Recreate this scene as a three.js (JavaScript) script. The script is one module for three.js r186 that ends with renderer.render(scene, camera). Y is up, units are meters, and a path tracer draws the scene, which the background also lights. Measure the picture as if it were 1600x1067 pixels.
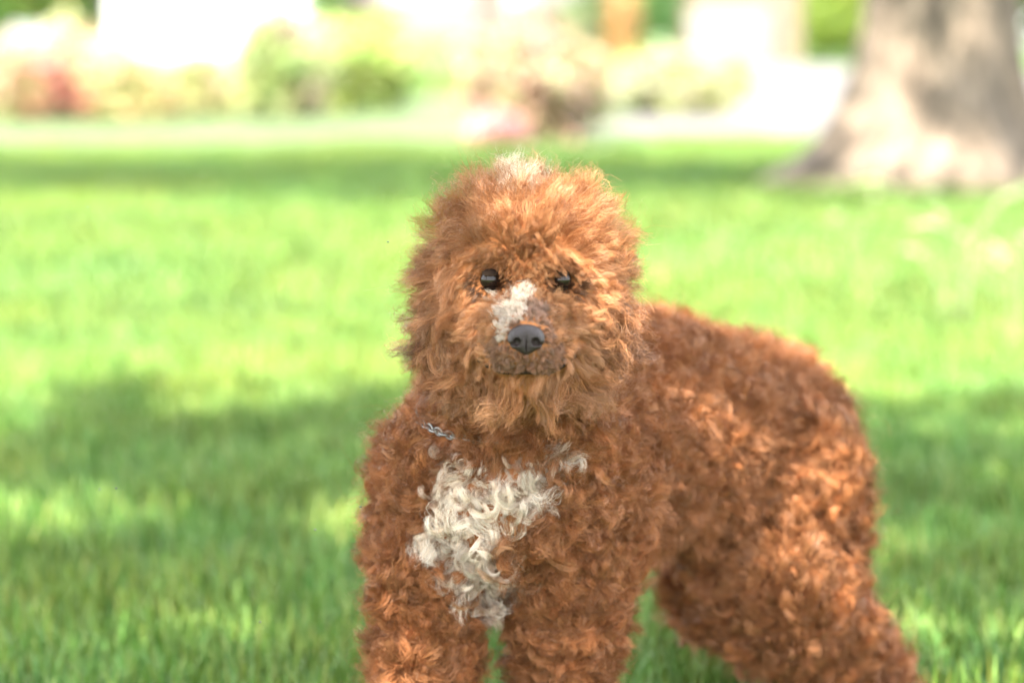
import * as THREE from 'three';
import { MarchingCubes } from 'three/addons/objects/MarchingCubes.js';
import { ImprovedNoise } from 'three/addons/math/ImprovedNoise.js';
import { RoundedBoxGeometry } from 'three/addons/geometries/RoundedBoxGeometry.js';
import { mergeGeometries, mergeVertices } from 'three/addons/utils/BufferGeometryUtils.js';

// ---------------------------------------------------------------- camera, sky, sun, exposure
const V = (x, y, z) => new THREE.Vector3(x, y, z);
const scene = new THREE.Scene();
const camera = new THREE.PerspectiveCamera(16.07, 1024 / 682, 0.1, 400);
camera.filmGauge = 36;
camera.position.set(0, 0.865, 0);
camera.rotation.x = -0.13507;
camera.focus = 2.41;
camera.userData.fStop = 2.4;
const SUN = V(-0.34, 0.82, 0.46).normalize();
// a bright, slightly hazy summer sky
{
  const w = 512, h = 256, d = new Float32Array(w * h * 4);
  for (let y = 0; y < h; y++) for (let x = 0; x < w; x++) {
    const el = ((y + 0.5) / h - 0.5) * Math.PI, az = ((x + 0.5) / w - 0.5) * 2 * Math.PI, up = Math.max(0, Math.sin(el));
    const dir = V(Math.cos(el) * Math.cos(az), Math.sin(el), Math.cos(el) * Math.sin(az)), c = Math.max(0, dir.dot(SUN));
    const k = Math.pow(up, 0.55), glow = 0.35 * Math.pow(c, 6) + 0.5 * Math.pow(c, 60), i = (y * w + x) * 4;
    d[i] = 1.02 * (1 - k) + 0.66 * k + glow;
    d[i + 1] = 1.02 * (1 - k) + 0.75 * k + glow * 0.97;
    d[i + 2] = 1.02 * (1 - k) + 0.88 * k + glow * 0.9;
    for (let q = 0; q < 3; q++) d[i + q] *= 0.93;
    d[i + 3] = 1;
  }
  const t = new THREE.DataTexture(d, w, h, THREE.RGBAFormat, THREE.FloatType);
  t.mapping = THREE.EquirectangularReflectionMapping;
  t.magFilter = THREE.LinearFilter;
  t.needsUpdate = true;
  scene.background = t;
  scene.environment = t;
}
const sun = new THREE.DirectionalLight(new THREE.Color(1, 0.93, 0.80), 4.7);
sun.position.copy(SUN).multiplyScalar(40);
sun.castShadow = true;
sun.shadow.mapSize.set(4096, 4096);
Object.assign(sun.shadow.camera, { left: -25, right: 25, top: 25, bottom: -25, near: 1, far: 120 });
scene.add(sun, sun.target);
const renderer = new THREE.WebGLRenderer({ antialias: true });
renderer.setSize(1024, 682);
renderer.shadowMap.enabled = true;
renderer.toneMapping = THREE.LinearToneMapping;
renderer.toneMappingExposure = 5.9;

// ---------------------------------------------------------------- helpers
let seedState = 1;
const reseed = (s) => { seedState = (s * 2654435761) >>> 0 || 1; };
const rnd = () => { seedState = (seedState + 0x6d2b79f5) >>> 0; let t = seedState; t = Math.imul(t ^ (t >>> 15), t | 1); t ^= t + Math.imul(t ^ (t >>> 7), t | 61); return ((t ^ (t >>> 14)) >>> 0) / 4294967296; };
const rr = (a, b) => a + (b - a) * rnd();
const noiseGen = new ImprovedNoise();
const noise = (x, y, z) => noiseGen.noise(x + 31.7, y + 17.3, z + 53.1);
const clamp = (x, a = 0, b = 1) => Math.min(b, Math.max(a, x));
const smooth = (a, b, x) => { const t = clamp((x - a) / (b - a)); return t * t * (3 - 2 * t); };
const mix = (a, b, t) => a + (b - a) * t;
const used = {};
const numbered = (name) => { const n = used[name] = (used[name] ?? -1) + 1; return n ? name + '_' + String(n).padStart(3, '0') : name; };
function shadow(o) { o.traverse((c) => { if (c.isMesh) { c.castShadow = true; c.receiveShadow = true; } }); return o; }
function thing(name, label, category, pos, turn = 0, group) {
  const g = new THREE.Group();
  g.name = numbered(name);
  if (pos) g.position.copy(pos);
  g.rotation.y = turn;
  g.userData = { label, category };
  if (group) g.userData.group = group;
  scene.add(g);
  return g;
}
function part(name, geometry, material, parent) {
  const m = new THREE.Mesh(geometry, material);
  m.name = name;
  parent.add(m);
  return m;
}
function structure(name, geometry, material) {
  const m = part(name, geometry, material, scene);
  m.userData.kind = 'structure';
  return m;
}
function instanced(name, geometry, material, list, parent, kind = 'stuff') {
  const m = new THREE.InstancedMesh(geometry, material, list.length);
  list.forEach((e, i) => { m.setMatrixAt(i, e.m); if (e.c) m.setColorAt(i, e.c); });
  m.name = name;
  if (kind) m.userData.kind = kind;
  parent.add(m);
  return m;
}
const std = (r, g, b, rough = 0.8, more = {}) => new THREE.MeshPhysicalMaterial({ color: new THREE.Color().setRGB(r, g, b), roughness: rough, side: THREE.DoubleSide, ...more });
// a tiling texture of layered noise: returns tints round 1
function grainTexture(size, tint, seed, scale = 8) {
  const d = new Uint8Array(size * size * 4);
  for (let y = 0; y < size; y++) for (let x = 0; x < size; x++) {
    let n = 0, a = 1, w = 0;
    for (let o = 0, f = scale; o < 5; o++, f *= 2, a *= 0.65) {
      const u = (x / size) * f, v = (y / size) * f;
      const fu = (x / size), fv = (y / size);
      const s = (p, q) => noise(p, q, seed * 3.1 + o * 7);
      n += a * mix(mix(s(u, v), s(u - f, v), fu), mix(s(u, v - f), s(u - f, v - f), fu), fv);
      w += a;
    }
    n = n / w * 1.8;
    const c = tint(n, rndHash(x, y, seed));
    const i = (y * size + x) * 4;
    for (let k = 0; k < 3; k++) d[i + k] = clamp(c[k]) * 255;
    d[i + 3] = 255;
  }
  const t = new THREE.DataTexture(d, size, size);
  t.colorSpace = THREE.SRGBColorSpace;
  t.wrapS = t.wrapT = THREE.RepeatWrapping;
  t.magFilter = THREE.LinearFilter;
  t.needsUpdate = true;
  return t;
}
function rndHash(x, y, s) { let h = Math.imul(x, 374761393) + Math.imul(y, 668265263) + s * 974711; h = Math.imul(h ^ (h >>> 13), 1274126177); return ((h ^ (h >>> 16)) >>> 0) / 4294967296; }
// limbs of trees: a tube with varying radius
function limb(points, radii, sides = 9, segments = 14, bumps = 0) {
  const curve = new THREE.CatmullRomCurve3(points);
  const frames = curve.computeFrenetFrames(segments, false);
  const pos = [], idx = [], uv = [];
  for (let i = 0; i <= segments; i++) {
    const t = i / segments, p = curve.getPoint(t), k = t * (radii.length - 1), k0 = Math.min(radii.length - 2, Math.floor(k));
    const r = mix(radii[k0], radii[k0 + 1], k - k0);
    for (let j = 0; j <= sides; j++) {
      const a = (j / sides) * Math.PI * 2, R = r * (1 + bumps * noise(Math.cos(a) * 2, Math.sin(a) * 2, t * 5));
      const v = p.clone().addScaledVector(frames.normals[i], Math.cos(a) * R).addScaledVector(frames.binormals[i], Math.sin(a) * R);
      pos.push(v.x, v.y, v.z); uv.push(j / sides, t * 3);
      if (i < segments && j < sides) { const q = i * (sides + 1) + j; idx.push(q, q + 1, q + sides + 1, q + 1, q + sides + 2, q + sides + 1); }
    }
  }
  const g = new THREE.BufferGeometry();
  g.setAttribute('position', new THREE.Float32BufferAttribute(pos, 3));
  g.setAttribute('uv', new THREE.Float32BufferAttribute(uv, 2));
  g.setIndex(idx);
  g.computeVertexNormals();
  return g;
}
const M4 = new THREE.Matrix4();
function basis(p, y, zHint, sx, sy, sz) {
  const Y = y.clone().normalize();
  let X = new THREE.Vector3().crossVectors(Y, zHint);
  if (X.lengthSq() < 1e-8) X.set(1, 0, 0).cross(Y).lengthSq() < 1e-8 ? X.set(0, 0, 1) : 0;
  X.normalize();
  const Z = new THREE.Vector3().crossVectors(X, Y);
  return new THREE.Matrix4().makeBasis(X.multiplyScalar(sx), Y.multiplyScalar(sy), Z.multiplyScalar(sz)).setPosition(p);
}

// ---------------------------------------------------------------- ground
const soil = std(1, 1, 1, 1);
soil.map = grainTexture(512, (n, h) => [0.24 + n * 0.08 + h * 0.05, 0.35 + n * 0.10 + h * 0.05, 0.11 + n * 0.05], 3, 10);
{
  const g = new THREE.PlaneGeometry(400, 400, 1, 1).rotateX(-Math.PI / 2);
  for (let i = 0; i < g.attributes.uv.count; i++) g.attributes.uv.setXY(i, g.attributes.position.getX(i) / 1.5, g.attributes.position.getZ(i) / 1.5);
  structure('lawn_ground', g, soil);
}
function slab(name, pts, y, material) {
  const s = new THREE.Shape(pts.map((p) => new THREE.Vector2(p.x, -p.z)));
  const g = new THREE.ExtrudeGeometry(s, { depth: y, bevelEnabled: false }).rotateX(-Math.PI / 2);
  return structure(name, g, material);
}
const driveMat = std(1, 1, 1, 0.9);
driveMat.map = grainTexture(256, (n, h) => [0.345 + n * 0.05 + h * 0.04, 0.325 + n * 0.05 + h * 0.04, 0.312 + n * 0.05 + h * 0.04], 5, 6);
const driveOutline = [V(0.4879, 0, -17.6), V(2.3239, 0, -16.6), V(4.0406, 0, -17), V(8.0535, 0, -34), V(4.5143, 0, -39), V(2.8214, 0, -39), V(2.466, 0, -26)];
slab('driveway', driveOutline, 0.03, driveMat);
const streetMat = std(1, 1, 1, 0.9);
streetMat.map = grainTexture(256, (n, h) => [0.30 + n * 0.04 + h * 0.04, 0.285 + n * 0.04 + h * 0.04, 0.29 + n * 0.04 + h * 0.04], 8, 12);
slab('street', [V(-60, 0, -62), V(60, 0, -62), V(60, 0, -92), V(-60, 0, -92)], 0.02, streetMat);
slab('kerb', [V(-60, 0, -61.4), V(60, 0, -61.4), V(60, 0, -62), V(-60, 0, -62)], 0.14, std(0.25, 0.24, 0.23, 0.9));
// added pale strip under the shrubs; its colour stands in for bright sunlit lawn
const paleStripOutline = [V(-6, 0, -15.9), V(-3.2, 0, -15.6), V(-1, 0, -15.9), V(0.6, 0, -15.4), V(1.1, 0, -16.6), V(0.9, 0, -20), V(1.6, 0, -25), V(-7, 0, -25)];
const paleLawnMat = std(1, 1, 1, 1);
paleLawnMat.map = grainTexture(256, (n, h) => [0.235 + n * 0.1 + h * 0.08, 0.30 + n * 0.1 + h * 0.08, 0.15 + n * 0.08 + h * 0.06], 14, 16);
slab('added_pale_lawn_strip', paleStripOutline, 0.025, paleLawnMat);
const inside = (p, x, z) => { let c = false; for (let i = 0, j = p.length - 1; i < p.length; j = i++) if ((p[i].z > z) !== (p[j].z > z) && x < (p[j].x - p[i].x) * (z - p[i].z) / (p[j].z - p[i].z) + p[i].x) c = !c; return c; };
const inDrive = (x, z) => inside(driveOutline, x, z) || (z < -15 && inside(paleStripOutline, x, z));

// ---------------------------------------------------------------- lawn grass
function grassPatch(seed, side, count, h0, h1, w) {
  reseed(seed);
  const pos = [], nor = [], col = [], idx = [];
  for (let b = 0; b < count; b++) {
    const x = rr(-side / 2, side / 2), z = rr(-side / 2, side / 2), yaw = rr(0, 6.283), lean = rr(0.1, 0.9) * rr(0.3, 1), h = rr(h0, h1), wd = w * rr(0.6, 1.3);
    const dx = Math.cos(yaw), dz = Math.sin(yaw), n = 4, k0 = pos.length / 3;
    const dry = rnd() < 0.1, t = rr(0.7, 1.25), c = dry ? [1.9 * t, 1.25 * t, 1.6 * t] : [rr(0.8, 1.3) * t, t, rr(0.7, 1.2) * t];
    const tw = rr(-0.8, 0.8);
    let px = x, py = -0.004, pz = z;
    for (let i = 0; i <= n; i++) {
      const s = i / n, a = lean * (0.25 + 1.25 * s), ww = wd * (i === n ? 0.08 : 1 - 0.55 * s * s) * 0.5;
      if (i) { px += dx * Math.sin(a) * h / n; py += Math.cos(a) * h / n; pz += dz * Math.sin(a) * h / n; }
      const sx = -dz * Math.cos(tw) + dx * Math.sin(tw) * 0.5, sz = dx * Math.cos(tw) + dz * Math.sin(tw) * 0.5;
      for (const sgn of [-1, 1]) {
        pos.push(px + sx * ww * sgn, py, pz + sz * ww * sgn);
        nor.push(-dx * Math.cos(a), Math.sin(a) + 0.25, -dz * Math.cos(a));
        col.push(...c);
      }
      if (i < n) { const q = k0 + i * 2; idx.push(q, q + 1, q + 2, q + 1, q + 3, q + 2); }
    }
  }
  const g = new THREE.BufferGeometry();
  g.setAttribute('position', new THREE.Float32BufferAttribute(pos, 3));
  g.setAttribute('normal', new THREE.Float32BufferAttribute(nor, 3));
  g.setAttribute('color', new THREE.Float32BufferAttribute(col, 3));
  g.setIndex(idx);
  return g;
}
const bladeMat = std(0.158, 0.278, 0.058, 0.5, { vertexColors: true, transmission: 0.4, specularIntensity: 0.35 });
{
  const lawn = new THREE.Group();
  lawn.name = 'lawn_grass';
  lawn.userData = { kind: 'stuff', label: 'lush green mown lawn grass round the dog', category: 'grass' };
  scene.add(lawn);
  const put = (name, variants, side, z0, z1, widen) => {
    const lists = variants.map(() => []);
    for (let z = z0; z > z1; z -= side * 0.86) {
      const half = Math.abs(z) * 0.32 + widen;
      for (let x = -half; x < half; x += side * 0.86) {
        const X = x + rr(-0.2, 0.2) * side, Z = z + rr(-0.2, 0.2) * side;
        if (inDrive(X, Z - side * 0.5) || inDrive(X, Z)) continue;
        const n = noise(X * 0.8, 3, Z * 0.8), n2 = noise(X * 3, 9, Z * 3), s = 1 + 0.2 * n2 + rr(-0.1, 0.1);
        const m = new THREE.Matrix4().makeRotationY(rr(0, 6.283)).scale(V(1, s, 1)).setPosition(X, 0, Z);
        const t = 1 + 0.22 * n + rr(-0.12, 0.12);
        lists[Math.floor(rnd() * variants.length)].push({ m, c: new THREE.Color().setRGB(t * (1 + 0.25 * n2), t, t * (1 - 0.2 * n2)) });
      }
    }
    variants.forEach((g, i) => instanced(name, g, bladeMat, lists[i], lawn));
  };
  reseed(11);
  const near = [1, 2, 3, 4].map((s) => grassPatch(s, 0.3, 560, 0.03, 0.07, 0.0042));
  const far = [5, 6, 7].map((s) => grassPatch(s, 0.8, 1500, 0.04, 0.09, 0.009));
  reseed(12);
  put('near_grass', near, 0.3, -0.8, -7.2, 1.6);
  put('far_grass', far, 0.8, -7.2, -34, 5);
}

// ---------------------------------------------------------------- the dog
const dogLabel = 'curly apricot brown poodle type dog with white chest standing on the lawn';
const dog = thing('dog', dogLabel, 'dog', V(0.2, 0, -2.7));
// skeleton: [joint a, radius a, joint b, radius b, region]
const bones = [];
const bone = (a, ra, b, rb, tag) => bones.push({ a, ra, b, rb, tag, ab: b.clone().sub(a), l2: Math.max(1e-9, b.distanceToSquared(a)) });
// head
bone(V(-0.1882, 0.6188, 0.2407), 0.070, V(-0.1884, 0.5973, 0.284), 0.066, 'head');
bone(V(-0.2117, 0.6198, 0.2507), 0.057, V(-0.2246, 0.5919, 0.2646), 0.056, 'head');
bone(V(-0.1635, 0.6198, 0.2507), 0.057, V(-0.1494, 0.5919, 0.2646), 0.056, 'head');
bone(V(-0.2357, 0.5566, 0.2694), 0.046, V(-0.2226, 0.5194, 0.2845), 0.046, 'head');
bone(V(-0.1416, 0.5566, 0.2694), 0.046, V(-0.1535, 0.5194, 0.2845), 0.046, 'head');
bone(V(-0.1873, 0.5723, 0.3177), 0.040, V(-0.1865, 0.557, 0.4086), 0.026, 'muzzle');
bone(V(-0.2114, 0.5447, 0.3366), 0.036, V(-0.1988, 0.5421, 0.3905), 0.023, 'muzzle');
bone(V(-0.1615, 0.5447, 0.3366), 0.036, V(-0.1741, 0.5421, 0.3905), 0.023, 'muzzle');
bone(V(-0.1859, 0.5032, 0.3069), 0.040, V(-0.1862, 0.5114, 0.3613), 0.022, 'chin');
bone(V(-0.251, 0.6221, 0.2403), 0.018, V(-0.2702, 0.527, 0.2684), 0.021, 'ear');
bone(V(-0.1229, 0.6221, 0.2403), 0.018, V(-0.109, 0.5334, 0.2675), 0.021, 'ear');
// neck, trunk
bone(V(-0.188, 0.5213, 0.2035), 0.074, V(-0.2, 0.3759, 0.1527), 0.088, 'neck');
bone(V(-0.2103, 0.357, 0.1451), 0.112, V(-0.2097, 0.3413, 0.1372), 0.074, 'chest');
bone(V(-0.2663, 0.3584, 0.1349), 0.064, V(-0.2782, 0.2808, 0.1656), 0.053, 'shoulder');
bone(V(-0.1408, 0.3546, 0.1152), 0.066, V(-0.139, 0.274, 0.1362), 0.056, 'shoulder');
bone(V(-0.1931, 0.3737, 0.1227), 0.112, V(-0.0518, 0.3818, -0.0601), 0.116, 'trunk');
bone(V(-0.0518, 0.3818, -0.0601), 0.116, V(0.0905, 0.3482, -0.2069), 0.104, 'trunk');
// front legs
bone(V(-0.2836, 0.2808, 0.1656), 0.050, V(-0.2932, 0.1925, 0.1776), 0.038, 'leg');
bone(V(-0.2932, 0.1925, 0.1776), 0.038, V(-0.2946, 0.0227, 0.2007), 0.030, 'leg');
bone(V(-0.2942, 0.0246, 0.2105), 0.030, V(-0.2941, 0.0309, 0.25), 0.024, 'leg');
bone(V(-0.139, 0.274, 0.1362), 0.054, V(-0.1424, 0.1847, 0.1484), 0.038, 'leg');
bone(V(-0.1424, 0.1847, 0.1484), 0.038, V(-0.1445, 0.0198, 0.1708), 0.030, 'leg');
bone(V(-0.1447, 0.0216, 0.1806), 0.030, V(-0.1456, 0.0278, 0.2202), 0.024, 'leg');
// hind legs, the near one first
bone(V(0.1182, 0.3193, -0.1424), 0.078, V(0.1044, 0.1946, -0.075), 0.060, 'thigh');
bone(V(0.1044, 0.1946, -0.075), 0.060, V(0.2363, 0.0588, -0.1877), 0.030, 'thigh');
bone(V(0.1182, 0.3193, -0.1424), 0.075, V(0.1648, 0.1604, -0.1511), 0.040, 'thigh');
bone(V(0.2363, 0.0588, -0.1877), 0.030, V(0.211, 0.012, -0.141), 0.026, 'thigh');
bone(V(0.211, 0.012, -0.141), 0.028, V(0.194, 0.0176, -0.1014), 0.024, 'thigh');
bone(V(0.0826, 0.265, -0.2965), 0.080, V(0.0596, 0.171, -0.2232), 0.046, 'thigh');
bone(V(0.0596, 0.171, -0.2232), 0.046, V(0.177, 0.0523, -0.3483), 0.030, 'thigh');
bone(V(0.177, 0.0523, -0.3483), 0.030, V(0.1487, 0.0113, -0.3125), 0.026, 'thigh');
bone(V(0.1487, 0.0129, -0.3127), 0.028, V(0.1321, 0.0159, -0.2727), 0.024, 'thigh');
// tail, hanging behind the rump
bone(V(0.1535, 0.3658, -0.3304), 0.022, V(0.1675, 0.2595, -0.3664), 0.014, 'tail');

function boneDist(b, p) {
  const px = p.x - b.a.x, py = p.y - b.a.y, pz = p.z - b.a.z;
  const h = clamp((px * b.ab.x + py * b.ab.y + pz * b.ab.z) / b.l2);
  const dx = px - b.ab.x * h, dy = py - b.ab.y * h, dz = pz - b.ab.z * h;
  return Math.sqrt(dx * dx + dy * dy + dz * dz) - mix(b.ra, b.rb, h);
}
const eyeAt = [V(-0.2214, 0.6054, 0.3395), V(-0.1515, 0.6048, 0.3345)];
// the corners and the line of the closed mouth
const mouth = [V(-0.2225, 0.5354, 0.3611), V(-0.2093, 0.5277, 0.3863), V(-0.1865, 0.5264, 0.4067), V(-0.1635, 0.5277, 0.3863), V(-0.1475, 0.5373, 0.3608)];
function joined(p, list) {
  let d = 1e9;
  for (const b of list) {
    const e = boneDist(b, p), k = b.tag === 'ear' ? 0.012 : b.tag === 'muzzle' || b.tag === 'chin' ? 0.016 : 0.03;
    const h = Math.max(k - Math.abs(d - e), 0) / k;
    d = Math.min(d, e) - h * h * k * 0.25;
  }
  return d;
}
function mouthDist(p) {
  let m = 1e9;
  for (let i = 0; i < 4; i++) {
    const ab = mouth[i + 1].clone().sub(mouth[i]), h = clamp(p.clone().sub(mouth[i]).dot(ab) / ab.lengthSq());
    m = Math.min(m, p.distanceTo(mouth[i].clone().addScaledVector(ab, h)));
  }
  return m;
}
function carved(p, d) {
  for (const e of eyeAt) { // sockets
    const q = p.distanceTo(e) - 0.0125, k = 0.012, h = Math.max(k - Math.abs(d + q), 0) / k;
    d = Math.max(d, -q) + h * h * k * 0.25;
  }
  if (d < 0.03 && p.distanceToSquared(mouth[2]) < 0.006) {
    const q = mouthDist(p) - 0.0062, k = 0.004, h = Math.max(k - Math.abs(d + q), 0) / k;
    d = Math.max(d, -q) + h * h * k * 0.25;
  }
  return d;
}
const sdf = (p) => carved(p, joined(p, bones));
function gradient(p, e = 0.0015, field = sdf) {
  const q = p.clone();
  const f = (ax, s) => { q.copy(p); q[ax] += s; return field(q); };
  return V(f('x', e) - f('x', -e), f('y', e) - f('y', -e), f('z', e) - f('z', -e)).normalize();
}
// mesh the field
function meshField(field, lo, hi, res, triangles) {
  const mc = new MarchingCubes(res, new THREE.MeshStandardMaterial(), false, false, triangles);
  const half = res / 2, c = lo.clone().add(hi).multiplyScalar(0.5), s = Math.max(hi.x - lo.x, hi.y - lo.y, hi.z - lo.z) / 2 / (1 - 4 / res);
  const p = V(0, 0, 0);
  mc.isolation = 0;
  for (let z = 0, i = 0; z < res; z++) for (let y = 0; y < res; y++) for (let x = 0; x < res; x++, i++) {
    p.set(c.x + ((x - half) / half) * s, c.y + ((y - half) / half) * s, c.z + ((z - half) / half) * s);
    mc.field[i] = -field(p);
  }
  mc.update();
  let g = new THREE.BufferGeometry();
  const a = new Float32Array(mc.count * 3);
  for (let i = 0; i < mc.count; i++) { a[i * 3] = mc.positionArray[i * 3] * s + c.x; a[i * 3 + 1] = mc.positionArray[i * 3 + 1] * s + c.y; a[i * 3 + 2] = mc.positionArray[i * 3 + 2] * s + c.z; }
  g.setAttribute('position', new THREE.BufferAttribute(a, 3));
  g = mergeVertices(g, 1e-6);
  g.computeVertexNormals();
  return g;
}
const headTags = new Set(['head', 'muzzle', 'chin', 'ear']);
const withNormals = (g, field) => {
  const n = g.attributes.normal, q = g.attributes.position, p = V(0, 0, 0);
  for (let i = 0; i < q.count; i++) { p.fromBufferAttribute(q, i); const v = gradient(p, 0.001, field); n.setXYZ(i, v.x, v.y, v.z); }
  return g;
};
const bodyBones = bones.filter((b) => !headTags.has(b.tag)), headBones = bones.filter((b) => headTags.has(b.tag));
const bodyField = (p) => joined(p, bodyBones), headField = (p) => carved(p, joined(p, headBones));
const skinGeo = mergeGeometries([
  withNormals(meshField(bodyField, V(-0.30, -0.02, -0.55), V(0.36, 0.62, 0.32), 110, 90000), bodyField),
  withNormals(meshField(headField, V(-0.3033, 0.545, 0.2811).add(V(0, 0, 0)), V(-0.0708, 0.6858, 0.2619).add(V(0, 0, 0)).setZ(0.44), 112, 120000), headField),
]);
const skinMat = std(0.33, 0.13, 0.05, 0.9, { specularIntensity: 0.2 });
part('body', skinGeo, skinMat, dog);

// ---- locks of hair: each is a band of strands that bends along one curve; length 1 along +y, the band's face towards +z
function lock(seed, o) {
  reseed(seed);
  const pos = [], nor = [], col = [], idx = [], N = o.segments;
  // centre line
  const centre = [], tangent = [], STEPS = 60;
  let p = V(0, 0, 0), ph = rr(0, 6.28), ph2 = rr(0, 6.28);
  for (let i = 0; i <= STEPS; i++) {
    const t = i / STEPS;
    const ang = o.hook * Math.pow(t, o.power) + o.wave * (Math.sin(t * o.waves * 6.283 + ph) - Math.sin(ph)) * Math.min(1, t * 3);
    const side = o.swing * (Math.sin(t * o.waves * 5 + ph2) - Math.sin(ph2)) + (o.drift || 0) * t;
    const d = V(Math.sin(side), Math.cos(ang) * Math.cos(side), Math.sin(ang) * Math.cos(side)).normalize();
    tangent.push(d); centre.push(p.clone());
    p = p.clone().addScaledVector(d, 1 / STEPS);
  }
  for (let s = 0; s < o.strands; s++) {
    const u = rr(-1, 1), v = rr(-1, 1), len = rr(0.72, 1.04) * (1 - 0.12 * u * u), fz = o.frizz, f1 = rr(0, 6.28), f2 = rr(0, 6.28), w1 = rr(2, 5), w2 = rr(2, 5);
    const tilt = rr(-0.7, 0.7), tone = rr(0.72, 1.22), warm = rr(-0.07, 0.07), k0 = pos.length / 3, stray = rnd() < o.stray ? rr(1.5, 3.5) : 1;
    for (let i = 0; i <= N; i++) {
      const t = (i / N) * Math.min(1, len), at = t * STEPS, j = Math.min(STEPS - 1, Math.floor(at)), f = at - j;
      const c = centre[j].clone().lerp(centre[j + 1], f), T = tangent[j].clone().lerp(tangent[j + 1], f).normalize();
      const X0 = V(1, 0, 0), Nn = V(0, 0, 0).crossVectors(X0, T).normalize(), X = V(0, 0, 0).crossVectors(T, Nn).normalize();
      const prof = mix(o.root, 1, smooth(0, 0.35, t)) * mix(1, o.tip, smooth(0.45, 1, t)) * (1 + (stray - 1) * t);
      const ou = u * o.width * prof + fz * Math.sin(f1 + w1 * t * 6.28) * t * stray, ov = v * o.thick * prof + fz * Math.sin(f2 + w2 * t * 6.28) * t * stray;
      c.addScaledVector(X, ou).addScaledVector(Nn, ov);
      // the band is rounded across: strands at its edges face sideways
      const across = clamp(u * 0.7) * 0.9 * Math.sign(1) + u * 0.35 + tilt;
      const n = Nn.clone().multiplyScalar(Math.cos(across)).addScaledVector(X, Math.sin(across)).normalize();
      const w = V(0, 0, 0).crossVectors(T, n).normalize().multiplyScalar(o.strand * (i === N ? 0.15 : 1 - 0.45 * t));
      for (const sgn of [-1, 1]) {
        pos.push(c.x + w.x * sgn, c.y + w.y * sgn, c.z + w.z * sgn);
        nor.push(n.x, n.y, n.z);
        col.push(tone * (1 + warm), tone, tone * (1 - warm));
      }
      if (i < N) { const q = k0 + i * 2; idx.push(q, q + 1, q + 2, q + 1, q + 3, q + 2); }
    }
  }
  const g = new THREE.BufferGeometry();
  g.setAttribute('position', new THREE.Float32BufferAttribute(pos, 3));
  g.setAttribute('normal', new THREE.Float32BufferAttribute(nor, 3));
  g.setAttribute('color', new THREE.Float32BufferAttribute(col, 3));
  g.setIndex(idx);
  return g;
}
const range = (n) => Array.from({ length: n }, (_, i) => i);
reseed(77);
const kinds = {
  // comma-shaped curls of legs and thighs
  curl: range(12).map((i) => lock(100 + i, { strands: 72, segments: 11, hook: [3.6, 4.6, 2.8, 5.6][i % 4], power: [1.7, 1.4, 2.1][i % 3], wave: 0.3, waves: 1.2, swing: 0.45, drift: [-0.5, 0.6, 0.1][i % 3], width: [0.14, 0.17, 0.11][i % 3], thick: 0.06, root: 0.8, tip: 0.62, frizz: 0.024, stray: 0.12, strand: 0.0046 })),
  // looser waves of the trunk
  wavy: range(12).map((i) => lock(200 + i, { strands: 80, segments: 11, hook: [1.6, 2.4, 1.0, 2.9][i % 4], power: 1.4, wave: 0.6, waves: [1.2, 1.6, 0.9][i % 3], swing: 0.5, width: [0.16, 0.12, 0.2][i % 3], thick: 0.12, root: 0.9, tip: 0.65, frizz: 0.04, stray: 0.15, strand: 0.0042 })),
  // long brushed hair of the cheeks and ears
  long: range(12).map((i) => lock(300 + i, { strands: 72, segments: 11, hook: [0.8, 1.4, 0.3, 2.0][i % 4], power: 1.5, wave: 0.45, waves: [1, 1.4, 0.8][i % 3], swing: 0.4, width: [0.12, 0.08, 0.16][i % 3], thick: 0.09, root: 1.1, tip: 0.65, frizz: 0.035, stray: 0.18, strand: 0.0031 })),
  // soft fluffy hair of the crown
  fluff: range(10).map((i) => lock(350 + i, { strands: 64, segments: 11, hook: [0.8, 1.6, 0.2, -0.6][i % 4], power: 1.4, wave: 0.5, waves: [1, 1.4, 0.8][i % 3], swing: 0.4, width: [0.2, 0.15, 0.25][i % 3], thick: 0.2, root: 0.8, tip: 0.85, frizz: 0.05, stray: 0.14, strand: 0.0030 })),
  // ringlets of the white chest
  ringlet: range(12).map((i) => lock(400 + i, { strands: 40, segments: 22, hook: [8, 6.2, 10.5, 5][i % 4], power: [1.7, 2.1, 1.35][i % 3], wave: 0.25, waves: 1, swing: 0.3, drift: [0.45, -0.45, 0.2][i % 3], width: [0.055, 0.08, 0.04][i % 3], thick: 0.035, root: 1.5, tip: 0.3, frizz: 0.014, stray: 0.14, strand: 0.0027 })),
  // short fine hair of muzzle and lids
  short: range(8).map((i) => lock(500 + i, { strands: 52, segments: 6, hook: [0.9, 1.6, 0.4][i % 3], power: 1.3, wave: 0.4, waves: 1, swing: 0.4, width: 0.26, thick: 0.18, root: 1, tip: 0.6, frizz: 0.05, stray: 0.15, strand: 0.012 })),
  // thin flyaway fuzz
  fuzz: range(8).map((i) => lock(600 + i, { strands: 18, segments: 12, hook: rr(-1, 2), power: 1.4, wave: 0.9, waves: 1.6, swing: 0.8, width: 0.35, thick: 0.35, root: 0.8, tip: 1.1, frizz: 0.08, stray: 0.1, strand: 0.0022 })),
};
const hairMat = std(1, 1, 1, 0.45, { vertexColors: true, transmission: 0.25, specularIntensity: 0.55 });
hairMat.name = 'hair';

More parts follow.
